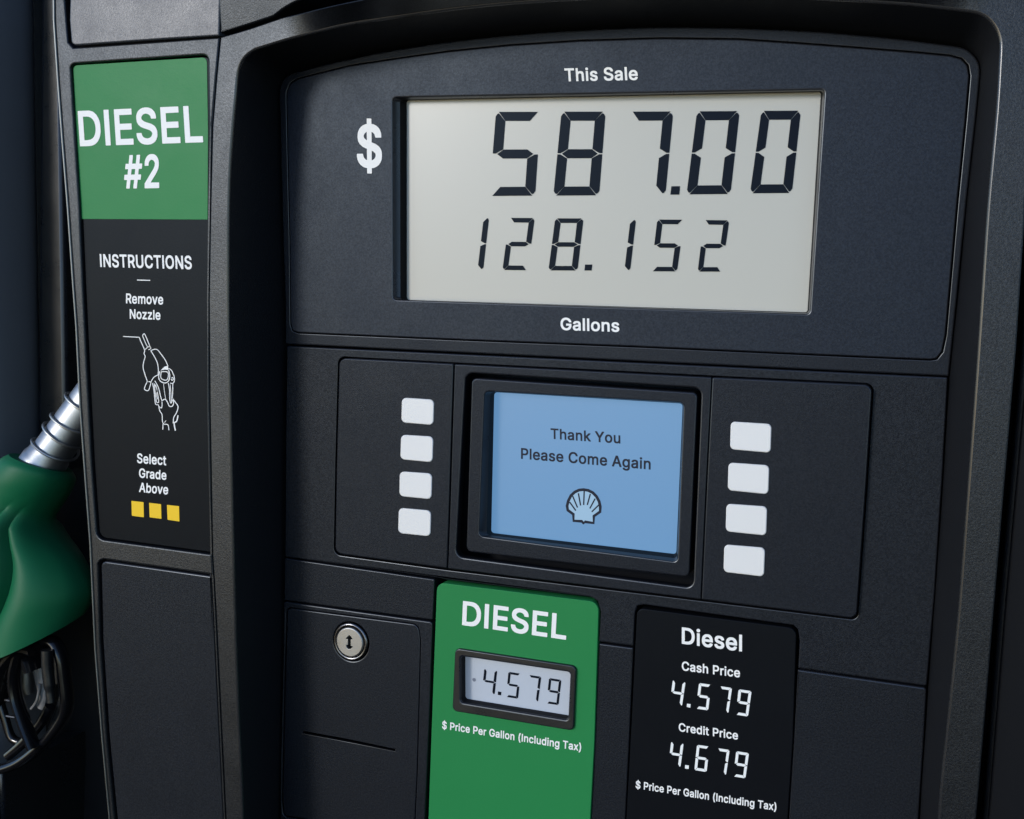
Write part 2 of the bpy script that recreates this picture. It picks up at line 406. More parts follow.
    'e': (404, ["191,-24 201,-26 222,-26 261,-22 294,-14 318,-1 339,14 355,30 370,51 382,78 382,102 375,109 321,122 294,121 287,114 270,89 243,71 210,65 201,65 189,68 165,77 142,96 128,117 117,150 120,151 381,151 384,153 388,159 388,219 386,225 386,252 373,297 358,327 338,351 309,376 279,391 246,400 189,401 147,395 102,375 64,342 38,303 22,252 16,198 17,168 23,120 38,75 41,69 66,32 105,-1 150,-20", "120,240 126,258 138,276 147,286 162,298 180,307 186,309 204,311 222,310 249,298 268,279 280,258 286,240 285,238 282,238 123,238"]),
    'g': (425, ["181,-167 216,-169 261,-165 303,-153 339,-132 364,-107 384,-65 389,-26 389,388 388,391 384,395 300,395 296,391 295,388 295,370 294,368 267,389 252,395 237,399 225,399 222,401 180,401 141,395 99,377 84,365 62,343 41,310 35,298 22,259 20,244 16,202 16,181 20,136 23,121 37,79 66,37 102,9 123,-0 141,-7 183,-12 204,-13 240,-9 264,-1 291,18 293,16 292,-5 286,-35 267,-60 237,-75 210,-78 168,-72 138,-52 120,-30 114,-25 111,-24 87,-25 39,-52 35,-56 35,-83 69,-127 93,-144 120,-156 156,-165", "195,78 183,80 159,92 137,115 125,136 116,166 114,193 116,217 126,250 140,277 159,296 165,299 183,308 204,311 225,308 249,296 271,274 283,250 292,217 293,181 292,166 283,133 268,109 252,93 228,81 207,78"]),
    'h': (410, ["39,-16 43,-18 124,-18 129,-13 131,-10 131,212 134,245 144,272 157,288 172,299 181,303 196,309 208,310 235,305 256,291 271,266 275,254 278,227 279,-13 283,-17 286,-18 367,-18 370,-16 374,-10 374,260 370,296 358,332 334,366 307,386 274,397 247,400 211,400 175,396 142,380 133,373 131,374 131,518 127,524 124,526 43,526 39,524 35,518 35,-10"]),
    'i': (167, ["39,-16 43,-18 124,-18 127,-16 131,-10 131,389 124,396 43,396 37,392 35,389 35,-10", "67,428 73,426 97,426 121,436 127,439 131,443 143,470 143,494 134,518 127,528 97,541 70,540 46,531 40,527 36,521 23,494 24,470 37,443 40,439"]),
    'k': (381, ["39,-16 43,-18 124,-18 129,-13 131,-10 131,125 132,128 151,146 158,140 280,-16 283,-18 382,-18 385,-16 389,-10 389,11 386,17 240,200 230,215 246,233 374,362 377,368 377,389 370,396 274,396 268,393 133,255 131,257 131,518 127,524 124,526 43,526 39,524 35,518 35,-10"]),
    'l': (166, ["38,-16 42,-18 123,-18 129,-14 131,-10 131,518 127,524 123,526 42,526 38,524 34,518 34,-10"]),
    'm': (610, ["39,-16 43,-18 124,-18 127,-16 131,-10 131,224 134,254 143,275 170,302 202,310 217,309 237,296 251,278 254,269 257,251 257,-13 262,-17 265,-18 343,-18 348,-16 351,-10 351,233 360,272 363,278 388,303 424,310 436,308 459,296 472,278 476,263 479,245 479,-13 484,-17 487,-18 568,-17 573,-13 573,-10 573,275 569,311 557,341 545,359 534,371 508,389 484,399 457,403 409,402 391,399 370,392 340,375 319,355 301,376 271,396 241,402 205,403 160,393 130,370 129,374 129,389 127,392 121,396 43,396 40,394 35,389 35,-10"]),
    'n': (410, ["39,-16 43,-18 124,-18 129,-13 131,-10 131,212 134,245 144,272 157,288 172,299 181,303 196,309 208,310 235,305 256,291 271,266 275,254 278,227 279,-13 283,-17 286,-18 367,-18 372,-13 374,-10 374,260 370,296 358,332 353,341 338,362 310,384 280,396 265,399 211,400 175,396 139,378 130,370 129,371 129,389 127,392 121,396 43,396 37,392 35,389 35,-10"]),
    'o': (415, ["187,-24 216,-26 267,-20 312,-1 349,33 375,72 394,123 398,168 398,207 394,252 376,303 348,344 314,375 270,394 258,397 225,401 189,401 159,397 144,394 105,377 65,342 39,303 23,255 16,198 17,168 23,120 38,75 41,69 66,32 105,-1 147,-19", "201,65 186,68 162,80 140,102 125,129 116,162 114,186 116,213 125,246 140,273 162,296 183,307 207,311 231,307 249,298 255,295 276,273 290,246 295,228 301,198 301,177 299,174 298,159 291,133 275,102 254,81 231,68 207,65"]),
    'r': (259, ["39,-16 43,-18 124,-18 129,-13 131,-10 131,224 134,251 142,269 172,298 211,307 253,306 257,308 260,314 260,392 259,395 256,399 238,402 196,402 178,399 166,396 145,386 136,381 130,376 129,377 129,389 127,392 121,396 43,396 37,392 35,389 35,-10"]),
    's': (365, ["157,-24 191,-26 233,-23 272,-11 305,9 325,30 341,60 345,72 348,90 348,123 342,153 320,187 287,211 242,226 185,239 141,258 136,261 130,270 129,276 130,285 146,301 170,313 185,314 209,310 227,301 251,265 257,259 281,260 335,273 339,276 340,279 340,306 330,330 314,353 295,372 281,381 260,391 233,398 209,401 152,400 134,397 104,387 74,370 50,347 33,315 30,285 30,264 34,234 38,222 58,192 95,168 137,153 197,139 212,133 238,120 245,105 246,99 245,94 229,78 206,67 182,64 164,65 137,77 121,93 112,117 104,124 80,124 26,112 19,105 19,81 28,51 46,24 56,14 71,1 101,-14 134,-23"]),
    't': (227, ["148,-20 158,-22 203,-21 224,-15 229,-11 229,-8 229,22 218,67 212,71 188,71 176,69 155,76 151,79 142,112 142,307 146,309 212,309 215,310 219,313 220,316 220,388 220,391 215,395 146,396 142,397 142,481 141,484 137,487 53,487 49,484 48,481 48,397 44,396 -4,396 -7,395 -11,391 -12,316 -10,313 -4,309 44,309 48,307 48,82 55,40 76,7 80,4 113,-15"]),
    'u': (410, ["161,-21 193,-23 235,-17 268,-1 280,9 281,-12 286,-17 367,-17 370,-16 373,-12 374,387 373,390 370,394 367,395 286,395 283,395 279,390 278,156 275,132 267,111 250,89 234,78 217,71 202,68 175,74 157,86 150,93 136,117 131,159 130,390 127,394 124,395 43,395 40,395 36,390 35,129 39,84 51,48 75,15 103,-6 136,-19"]),
    'v': (389, ["149,-16 154,-18 235,-18 242,-13 386,362 387,389 386,392 382,395 295,396 289,392 207,167 196,132 192,134 179,176 100,392 94,396 7,396 0,389 1,365 138,8 146,-13"]),
    'x': (379, ["7,-16 11,-18 101,-18 107,-14 162,68 188,112 192,110 217,68 268,-10 275,-17 368,-18 371,-16 375,-10 375,11 372,17 250,191 253,197 366,362 369,368 369,389 365,394 362,396 272,396 266,393 217,320 191,276 184,284 165,317 116,392 110,396 20,396 14,392 12,389 13,365 129,194 5,14 3,11 3,-10"]),
    'z': (380, ["28,-16 32,-18 347,-18 350,-17 355,-13 355,65 355,68 350,72 167,73 163,74 349,317 349,389 347,393 341,396 38,396 32,392 30,389 30,314 31,311 35,306 214,305 207,293 26,59 24,56 24,-10"]),
    ' ': (188, []),
}

def letter_mesh(ch):
    """filled outline of one letter: vertices (x, y, layer) and faces"""
    loops = [[tuple(float(x) / 1000 for x in q.split(',')) for q in L.split()] for L in GLYPHS[ch][1]]
    if not loops:
        return [], []
    sg = [area(L) for L in loops]
    main = max(sg, key=abs) > 0
    outer = [L for L, a in zip(loops, sg) if (a > 0) == main]
    holes = [L for L, a in zip(loops, sg) if (a > 0) != main]
    def inside(p, L):
        c = False
        for i in range(len(L)):
            (x1, y1), (x2, y2) = L[i - 1], L[i]
            if (y1 > p[1]) != (y2 > p[1]) and p[0] < (x2 - x1) * (p[1] - y1) / (y2 - y1) + x1:
                c = not c
        return c
    vs, fs = [], []
    for gi, L in enumerate(outer):
        polys = [L] + [H for H in holes if inside(H[0], L)]
        flat = [p for P in polys for p in P]
        n = len(vs)
        vs += [(x, y, gi * 2e-5) for x, y in flat]
        for t in tessellate_polygon([[Vector((x, y, 0)) for x, y in P] for P in polys]):
            a, b, c = (Vector(flat[i]) for i in t)
            cr = (b - a).cross(c - a)
            if abs(cr) > 1e-9:
                fs.append(tuple(i + n for i in (t if cr > 0 else t[::-1])))
    return vs, fs

_letters = {}
def text_mesh(s, track=0.018):
    vs, fs = [], []
    x = 0.0
    for ch in s:
        if ch not in _letters:
            _letters[ch] = letter_mesh(ch)
        a, b = _letters[ch]
        n = len(vs)
        vs += [(p[0] + x, p[1], p[2]) for p in a]
        fs += [tuple(i + n for i in f) for f in b]
        x += GLYPHS[ch][0] / 1000 + track
    return vs, fs

CAP = (-0.017, 0.526)                                    # baseline and cap height of the outlines above

def add_text(bm, s, bl, br, tl, w):
    vs, fs = text_mesh(s)
    x0, x1 = min(v[0] for v in vs), max(v[0] for v in vs)
    y0, y1 = CAP
    A, B, T = Vector(uv(bl, w)), Vector(uv(br, w)), Vector(uv(tl, w))
    bv = []
    for x, y, dw in vs:
        q = A + (B - A) * ((x - x0) / (x1 - x0)) + (T - A) * ((y - y0) / (y1 - y0))
        bv.append(bm.verts.new(wd(q.x, q.y, w - dw)))
    for f in fs:
        bm.faces.new([bv[i] for i in f])

def lettering(name, lines, w, material, parent):
    for L in lines:
        bm = bmesh.new()
        add_text(bm, *L[:4], w)
        obj(name, bm, material, parent)

# --- seven-segment figures
SEG = {'0': 'abcdef', '1': 'bc', '2': 'abged', '4': 'fgbc', '5': 'afgcd', '6': 'afgedc', '7': 'abc', '8': 'abcdefg', '9': 'abcdfg'}
def add_digit(bm, ch, quad, w, tx, ty, gap=0.012, thick=0.00012):
    """quad: image corners TL, TR, BR, BL of the figure's slot; tx, ty stroke as fractions of width, height"""
    c = [Vector(uv(p, w)) for p in quad]
    def at(s, t):
        return (c[0] * (1 - s) + c[1] * s) * (1 - t) + (c[3] * (1 - s) + c[2] * s) * t
    h = ty / 2
    gx, gy = gap, gap * 0.55
    P = {
        'a': [(0.05 + gx, 0.0), (0.95 - gx, 0.0), (1 - tx - gx * .2, ty), (tx + gx * .2, ty)],
        'd': [(tx + gx * .2, 1 - ty), (1 - tx - gx * .2, 1 - ty), (0.95 - gx, 1.0), (0.05 + gx, 1.0)],
        'g': [(tx * .45, .5), (tx + gx, .5 - h), (1 - tx - gx, .5 - h), (1 - tx * .45, .5), (1 - tx - gx, .5 + h), (tx + gx, .5 + h)],
        'f': [(0.0, 0.055), (0.035, 0.025), (0.07, 0.018), (tx, ty + gy * .6), (tx, .5 - h - gy * .4), (tx * .3, .5 - gy), (0, .5 - gy)],
        'e': [(0, .5 + gy), (tx * .3, .5 + gy), (tx, .5 + h + gy * .4), (tx, 1 - ty - gy * .6), (0.07, 1 - .018), (0.035, 1 - .025), (0, 1 - .055)],
    }
    P['b'] = [(1 - x, y) for x, y in P['f']]
    P['c'] = [(1 - x, y) for x, y in P['e']]
    for k in SEG[ch]:
        pts = [at(*q) for q in P[k]]
        top = [bm.verts.new(wd(q.x, q.y, w)) for q in pts]
        bot = [bm.verts.new(wd(q.x, q.y, w + thick)) for q in pts]
        fc = bm.faces.new(top)
        fc.normal_update()
        if fc.normal.y > 0:
            fc.normal_flip()
        strip(bm, bot, top)

def add_quad(bm, quad, w):
    vs = [bm.verts.new(wd(*uv(p, w), w)) for p in quad]
    fc = bm.faces.new(vs)
    fc.normal_update()
    if fc.normal.y > 0:
        fc.normal_flip()

def digit(ch, q, w, tx, ty, gap, material, parent):
    bm = bmesh.new()
    add_digit(bm, ch, q, w, tx, ty, gap)
    obj('digit', bm, material, parent)

def point(q, w, material, parent):
    bm = bmesh.new()
    add_quad(bm, q, w)
    obj('decimal_point', bm, material, parent)

# --- lines drawn on a surface
def add_line(bm, pts, w, width, closed=False, thick=0.0002):
    """ribbon of the given image-pixel width along image points"""
    P = [Vector(p) for p in pts]
    n = len(P)
    Lf, Rt = [], []
    for i in range(n):
        a = P[i - 1] if (i > 0 or closed) else P[i]
        b = P[(i + 1) % n] if (i < n - 1 or closed) else P[i]
        d = (b - a)
        d = d.normalized() if d.length > 1e-6 else Vector((1, 0))
        nn = Vector((-d.y, d.x)) * width / 2
        Lf.append(P[i] + nn); Rt.append(P[i] - nn)
    A = [bm.verts.new(wd(*uv(p, w), w)) for p in Lf]
    B = [bm.verts.new(wd(*uv(p, w), w)) for p in Rt]
    for i in range(n if closed else n - 1):
        j = (i + 1) % n
        fc = bm.faces.new((A[i], A[j], B[j], B[i]))
        fc.normal_update()
        if fc.normal.y > 0:
            fc.normal_flip()

def smooth(pts, n=5, closed=False):
    """Catmull-Rom through points"""
    P = [Vector(p) for p in pts]
    N = len(P)
    out = []
    for i in range(N if closed else N - 1):
        p0 = P[i - 1] if (i > 0 or closed) else P[i]
        p1, p2 = P[i], P[(i + 1) % N]
        p3 = P[(i + 2) % N] if (i < N - 2 or closed) else p2
        for k in range(n):
            t = k / n
            out.append(0.5 * ((2 * p1) + (p2 - p0) * t + (2 * p0 - 5 * p1 + 4 * p2 - p3) * t * t + (3 * p1 - p0 - 3 * p2 + p3) * t ** 3))
    if not closed:
        out.append(P[-1])
    return [tuple(p) for p in out]

def add_tube(bm, pts, radii, n=14, closed=False, flat=None):
    """tube along 3-D points; radii one per point or a number; flat = (axis vector, squash)"""
    P = [Vector(p) for p in pts]
    N = len(P)
    rs = radii if isinstance(radii, (list, tuple)) else [radii] * N
    rings = []
    up = None
    for i in range(N):
        a = P[i - 1] if (i > 0 or closed) else P[i]
        b = P[(i + 1) % N] if (i < N - 1 or closed) else P[i]
        d = (b - a).normalized()
        if up is None:
            up = d.orthogonal().normalized()
        up = (up - d * up.dot(d)).normalized()
        side = d.cross(up)
        L = []
        for k in range(n):
            t = 2 * math.pi * k / n
            off = up * math.cos(t) * rs[i] + side * math.sin(t) * rs[i]
            if flat:
                off = off + flat[0] * off.dot(flat[0]) * (flat[1] - 1)
            L.append(bm.verts.new(P[i] + off))
        rings.append(L)
    for i in range(N if closed else N - 1):
        strip(bm, rings[i], rings[(i + 1) % N])
    if not closed:
        bm.faces.new(rings[0][::-1]); bm.faces.new(rings[-1])
    bmesh.ops.recalc_face_normals(bm, faces=bm.faces)

def p3(p, w):
    return wd(*uv(p, w), w)

# ================================================================== THE DISPENSER
pump = thing('fuel_pump', 'black plastic diesel fuel pump with grey sale display, blue screen and green price label', 'fuel pump', (-0.30, 0.05, 0.0))
WF = -0.045                                              # front of the raised surround

# ---- surround: front face with an arched opening whose walls run back to the panels
front_left = [(245, 990), (243, 819), (239, 720), (236, 640), (233, 520), (230.5, 400), (228.5, 300), (229, 200), (232, 140), (236, 95)]
front_tl = [(236, 95), (238, 74), (241.5, 63), (247, 55.5), (255, 50)]
front_arch = [(255, 50), (284, 41), (315, 33), (350, 25), (400, 17.5), (450, 10.5), (509, 4.5), (580, 0), (660, -3.5), (740, -3), (810, -0.5), (865, 2.7), (916, 6.2), (967, 12)]
front_tr = [(967, 12), (979, 14.5), (988, 20), (995, 29), (998.8, 40), (999, 52)]
front_right = [(999, 52), (995.6, 110), (987, 205), (980, 310), (973.5, 403), (965.5, 510), (958, 608), (947.5, 715), (937.5, 819), (932, 990)]
inner_left = [(278, 990), (279.5, 819), (281.5, 720), (282.5, 640), (283.5, 520), (284.5, 400), (284, 300), (281.5, 200), (280, 140), (279, 100)]
inner_tl = [(279, 100), (279.4, 90), (282, 82), (286, 76.5), (292, 73)]
inner_arch = [(292, 73), (318, 66.3), (350, 58.8), (380, 52.6), (415, 46.6), (460, 40.4), (509, 35), (580, 30), (660, 27), (740, 28), (810, 31), (860, 35), (910, 40), (948, 45)]
inner_tr = [(948, 45), (961, 47), (969, 51), (976, 58), (979.5, 66), (979.8, 76)]
inner_right = [(979.8, 76), (975.5, 120), (967, 195), (958, 290), (948.8, 378), (941, 500), (933, 608), (926, 715), (919.5, 819), (916, 990)]

def chain(parts, n):
    out = []
    for k, p in enumerate(parts):
        s = smooth(p, n)
        out += s if k == len(parts) - 1 else s[:-1]
    return out

fo = px(chain([front_left, front_tl, front_arch, front_tr, front_right], 4), WF)
inn = px(chain([inner_left, inner_tl, inner_arch, inner_tr, inner_right], 4), 0.004)

frame_outer = [(226, 990), (226, 819), (216, 611), (212.5, 553), (210, 408), (209, 300), (210.5, 208), (212.5, 128), (216.5, 78), (220.5, 37),
               (248, 29), (276, 19.5), (284, 17), (299, 13.5), (323, 7.5), (350, 1.5), (400, -8), (470, -18), (560, -27), (680, -33), (820, -31), (930, -24), (1035, -14),
               (1030, 100), (1024, 230), (1016, 350), (1011, 408), (994, 608), (983, 740), (976, 819), (972, 990)]
def hood_w(p):                                           # the top of the surround leans out over the opening
    if p[1] > 40:
        return WF
    x = p[0]
    t = min(1, max(0, (x - 276) / 110)) * min(1, max(0, (1010 - x) / 190))
    return WF - 0.020 * t * t * (3 - 2 * t)
frame_outer = frame_outer[:9] + smooth(frame_outer[9:23], 5) + frame_outer[23:]
fout_w = [hood_w(p) for p in frame_outer]
fout = [uv(p, w) for p, w in zip(frame_outer, fout_w)]

def surround():
    bm = bmesh.new()
    b, seg = 0.0014, 4
    rims = []
    for k in range(seg + 1):
        t = math.pi / 2 * k / seg
        # open loop: outward offset computed on the closed polygon
        L = offset(fo, b * (1 - math.cos(t)))
        rims.append(ring(bm, L, WF + b * (1 - math.sin(t))))
    back = ring(bm, inn, 0.012)
    mid = ring(bm, [((a[0] * .02 + c[0] * .98), (a[1] * .02 + c[1] * .98)) for a, c in zip(fo, inn)], 0.003)
    def ostrip(A, B):
        for i in range(len(A) - 1):
            bm.faces.new((A[i], A[i + 1], B[i + 1], B[i]))
    wallfaces0 = len(bm.faces)
    ostrip(back, mid); ostrip(mid, rims[0])
    nwall = len(bm.faces)
    for k in range(seg):
        ostrip(rims[k], rims[k + 1])
    nrim = len(bm.faces)
    # front
    b2 = 0.0008
    orims = []
    for k in range(4):
        t = math.pi / 2 * k / 3
        orims.append([bm.verts.new(wd(q[0], q[1], w + b2 * (1 - math.sin(t)))) for q, w in zip(offset(fout, -b2 * (1 - math.cos(t))), fout_w)])
    ob = ring(bm, fout, 0.03)
    def cstrip(A, B):
        strip(bm, A, B)
    cstrip(ob, orims[0])
    for k in range(3):
        cstrip(orims[k], orims[k + 1])
    inner = [bm.verts.new(v.co) for v in rims[-1]]
    outer = [bm.verts.new(v.co) for v in orims[-1]]
    # closed polygon: outer loop then the opening loop reversed (the opening runs off the bottom)
    poly = outer + inner[::-1]
    es = []
    for i in range(len(outer) - 1):
        es.append(bm.edges.new((outer[i], outer[i + 1])))
    for i in range(len(inner) - 1):
        es.append(bm.edges.new((inner[i], inner[i + 1])))
    es.append(bm.edges.new((outer[0], inner[0])))
    es.append(bm.edges.new((outer[-1], inner[-1])))
    bmesh.ops.triangle_fill(bm, use_beauty=True, edges=es)
    bm.faces.ensure_lookup_table()
    for i in range(wallfaces0, nwall):
        bm.faces[i].material_index = 1
    for i in range(nwall, nrim):
        bm.faces[i].material_index = 2
    bmesh.ops.recalc_face_normals(bm, faces=bm.faces)
    for fc in bm.faces:
        if abs(fc.normal.y) > 0.8 and fc.normal.y > 0:
            fc.normal_flip()
    return bm
obj('surround', surround(), [M['shell'], M['wall'], M['edge']], pump)

# ---- backing behind all gaps
plate('back_plate', [(215, -240), (1260, -240), (1200, 1000), (255, 1000)], 0, 0.022, 0.03, M['rubber'], pump, 0.0005)
plate('outer_trim', [(1041, -230), (1100, -230), (1080, 1000), (978, 1000), (983, 819), (999, 608), (1017, 408), (1030, 230), (1036, 100)], 0, -0.030, 0.03, M['wall'], pump, 0.002)
plate('cabinet_side', [(1012, 1000), (988, 819), (1005, 608), (1023, 408), (1040, 230), (1060, -230), (1200, -230), (1160, 1000)], 0, -0.034, 0.03, M['rubber'], pump, 0.0015)

# ---- upper cover plates, leaning back
kt = uv((140, 42), -0.047)[1]
lean = lambda u, v: max(0, kt - v) * 0.05
plate('top_cover', [(66, -230), (219.2, -230), (218.8, 35.6), (150, 40), (71.5, 45.6), (68.5, 20)], [0, 0, 1, 0, 5, 0], -0.0475, -0.02, M['cover'], pump, 0.001, f=lean)
lean2 = lambda u, v: (kt - v) * -0.10
plate('hood_cover', [(220.2, -230), (330, -230), (306, 0), (297, 2.5), (285, 9), (274, 17), (250, 24.6), (221, 32.6)], [0, 0, 6, 6, 4, 2, 0, 0.5], -0.046, -0.01, M['shell'], pump, 0.0010, f=lean2)

plate('top_panel', [(330, -230), (1060, -230), (1042, -24), (930, -36), (820, -45), (680, -47), (560, -41), (470, -31), (400, -20), (352, -10), (338, -10)], [0, 0, 2, 0, 0, 0, 0, 0, 0, 0, 6], -0.052, 0.0, M['shell'], pump, 0.002)

# ---- side column with the instruction sign and the lower door
col_left = [(50, -230), (53, 20), (57, 80), (61.5, 140), (67, 208), (72, 280), (75.5, 327), (79.5, 408), (84.5, 477), (89.5, 543), (94.5, 649), (101.5, 738), (109, 819), (113, 1000)]
col_right = [(228, 1000), (225.2, 819), (215.3, 611), (211.8, 553), (209.4, 408), (208.6, 300), (209.8, 208), (211.8, 128), (215.7, 78), (219.5, 37.2)]
sign_hole = [(70, 64), (208, 54.5), (209, 130), (208.2, 208), (206.6, 300), (206.2, 400), (208, 480), (210.4, 554.4), (96.5, 539), (91, 462), (86.7, 378), (82.5, 290), (78.7, 203), (74, 130)]
sign_r = [5, 6, 0, 0, 0, 0, 0, 2, 8, 0, 0, 0, 0, 0]
door_hole = [(97.5, 558.5), (211.6, 574.6), (214.6, 640), (223.6, 819), (226, 1000), (119, 1000), (114, 819), (106, 738), (99.5, 640)]
door_r = [8, 2, 0, 0, 0, 0, 0, 0, 0]
plate('side_column', col_left + col_right + [(150, 42), (73, 47.6), (68, 42), (64.5, 0), (64, -230)], 0, -0.045, 0.14, M['shell'], pump, 0.0011,
      holes=[(sign_hole, sign_r, -0.038, 0.0012), (door_hole, door_r, -0.036, 0.0012)])
et = [(50.6, -230)] + col_left[1:]
plate('edge_trim', [(x - 0.6, y) for x, y in et] + [(x + 1.3 - 0.0009 * y, y) for x, y in et[::-1]], 0, -0.0462, 0.02, M['trim'], pump, 0.0006)
def inset_plate(name, hole, r, gap, w0, w1, material, parent, bev=0.0006):
    ol = offset(px(rounded(hole, r), -0.045), -gap)
    return obj(name, plate_bm(ol, w0, w1, bev), material, parent)
sign = inset_plate('instruction_sign', sign_hole, sign_r, 0.0008, -0.0425, -0.036, M['card'], pump, 0.0004)
inset_plate('column_door', door_hole, door_r, 0.0014, -0.0435, -0.034, M['coarse'], pump, 0.0012)
WS = -0.0428
sheet('green_band', [(73, 65.5), (206.8, 57.2), (208, 130), (207.6, 219.6), (81, 219), (77, 150)], [4, 5, 0, 0, 0, 0], WS, M['green'], sign, 0.00025)
WS2 = WS - 0.0002
lettering('lettering', [('DIESEL', (80, 146.3), (203.2, 142.2), (77.6, 111)), ('#2', (124.2, 188.6), (159.2, 188), (124, 155.2))], WS2, M['white'], sign)
lettering('lettering', [('INSTRUCTIONS', (100.3, 267), (192, 269.3), (99.6, 254))], WS, M['white'], sign)
lettering('lettering', [('Remove', (126, 303.4), (163.2, 304.6), (126, 293.4)), ('Nozzle', (129.8, 318.7), (160.5, 319.9), (129.6, 309))], WS, M['white'], sign)
lettering('lettering', [('Select', (137, 463), (166.2, 465.4), (137, 453.2)), ('Grade', (139, 477.6), (166.4, 480), (139, 468.2)), ('Above', (139, 492), (168, 494.6), (139.4, 482.4))], WS, M['white'], sign)
bm = bmesh.new()
add_line(bm, [(137, 280), (150.2, 280.4)], WS, 0.9)
obj('divider_line', bm, M['white'], sign)
for q in ([(131.3, 500.8), (143.5, 502.2), (143.9, 517.4), (131.8, 515.8)], [(149, 502.8), (161, 504.2), (161.4, 518.9), (149.5, 517.3)], [(166.8, 504.9), (179, 506.2), (179.4, 521.6), (167.5, 519.8)]):
    sheet('grade_square', q, 0.4, WS, M['yellow'], sign, 0.0002)
# line drawing of a nozzle in its rest and a hand below it
def dz(L):
    return [(110 + x / 6.823, 320 + y / 6.823) for x, y in L]
bm = bmesh.new()
for L, wdt in [
    ([(90, 112), (200, 118)], 0.8),
    ([(200, 118), (212, 150), (236, 205), (232, 228), (240, 250), (230, 285), (226, 325), (238, 370), (255, 418)], 0.8),
    ([(255, 418), (235, 465), (245, 480), (262, 480), (272, 455), (278, 425), (262, 420)], 0.8),
    ([(222, 108), (228, 97), (240, 102), (278, 195)], 0.8), ([(222, 108), (246, 165), (258, 185)], 0.7),
    ([(236, 205), (258, 185), (274, 180), (278, 195), (262, 203)], 0.7),
    ([(278, 208), (300, 245), (322, 290), (330, 340), (328, 375)], 0.8),
    ([(278, 208), (318, 200), (350, 235), (378, 275), (396, 315)], 0.8),
    ([(278, 425), (300, 390), (328, 375)], 0.8),
    ([(340, 350), (332, 390), (345, 418), (375, 430), (400, 415), (408, 380), (400, 340)], 0.9),
    ([(350, 352), (346, 388), (358, 405), (385, 410), (398, 385), (392, 355), (350, 352)], 0.8),
    ([(400, 330), (420, 345), (436, 380), (440, 410), (430, 432), (410, 430)], 0.8),
    ([(420, 395), (428, 392), (432, 405), (422, 412), (418, 400)], 0.8),
    ([(290, 430), (300, 480), (306, 540), (312, 575), (330, 578)], 0.8),
    ([(306, 415), (330, 460), (345, 520), (355, 560), (352, 600), (335, 590)], 0.8),
    ([(300, 430), (318, 470), (328, 520), (332, 560), (318, 560), (312, 520), (300, 430)], 0.7),
    ([(312, 440), (322, 480), (318, 510), (326, 540)], 0.6),
    ([(365, 435), (372, 490), (380, 540)], 0.5),
    ([(398, 430), (406, 480), (408, 540), (416, 568), (424, 540), (428, 480), (428, 435)], 0.8),
    ([(410, 440), (416, 500), (418, 550)], 0.6),
    ([(352, 560), (362, 545), (378, 542), (392, 560), (405, 588), (425, 588), (434, 565), (424, 535), (445, 560), (464, 590), (455, 630), (435, 665), (432, 705)], 0.9),
    ([(330, 578), (340, 620), (355, 645), (358, 690), (368, 710), (395, 715), (402, 752)], 0.8),
    ([(362, 708), (360, 748)], 0.8), ([(372, 700), (382, 686)], 0.6),
    ([(464, 650), (455, 690), (438, 705), (446, 755)], 1.2),
]:
    add_line(bm, smooth(dz(L), 4), WS, wdt)
vs = [bm.verts.new(wd(*uv(p, WS), WS)) for p in dz([(345, 345), (372, 318), (396, 312), (398, 340), (372, 338)])]
fc = bm.faces.new(vs); fc.normal_update()
if fc.normal.y > 0: fc.normal_flip()
obj('nozzle_diagram', bm, M['white'], sign)

# ---- sale display panel
bez = inner_left[6:]                                     # the recess outline at panel depth
bez_outline = smooth([(285.4, 344), (285, 300), (283, 240), (280.8, 160), (279.8, 100)], 3)[:-1] + chain([inner_tl, inner_arch, inner_tr], 3) + smooth([(979.8, 76), (975.5, 120), (967, 195), (957, 295), (948.6, 376.3)], 3)[1:]
face = [(286.4, 100), (286.5, 92), (290, 83), (297, 78.5)] + [(312, 74.5), (350, 65), (400, 57.5), (450, 50.5), (509, 44.6), (580, 40), (660, 37.5), (740, 38.5), (800, 42.5), (865, 47.5), (915, 51.5)] + [(950, 54.8), (962, 58), (968.5, 65), (970.3, 76)] + [(966.5, 120), (958, 205), (946.5, 335), (943, 352), (937, 359.5), (930, 360.5)] + [(800, 354.8), (640, 347.5), (460, 340.5), (298, 333.4), (292.5, 331), (290.3, 324), (289.5, 240), (287.6, 160)]
win = [(392.6, 97.6), (824.3, 89.8), (809.5, 314), (393.2, 299.6)]
win_in = [(407.4, 100.4), (820.8, 92.2), (807.2, 312.2), (407.4, 299.8)]
disp = obj('display_panel', plate_bm(px(bez_outline, 0.0005), 0.0005, 0.01, 0.001, [(px(face, 0.0005), 0.0085, 0.0005)]), M['panel'], pump)
fl = offset(px(face, -0.0005), -0.0006)
bmF = plate_bm(fl, -0.0012, 0.0085, 0.0007, [(px(rounded(win, 4), -0.0012), 0.0095, 0.0010, px(rounded(win_in, 2.5), 0.0095), px(rounded([(400, 99.6), (822.8, 91), (808.6, 313.2), (400.4, 299.8)], 3), 0.003), 0.003)])
obj('display_face', bmF, M['face'], disp)
plate('lcd_panel', [(380, 85), (840, 78), (826, 328), (380, 312)], 0, 0.0090, 0.0125, M['lcd'], disp, 0.0005)
WL = 0.0087
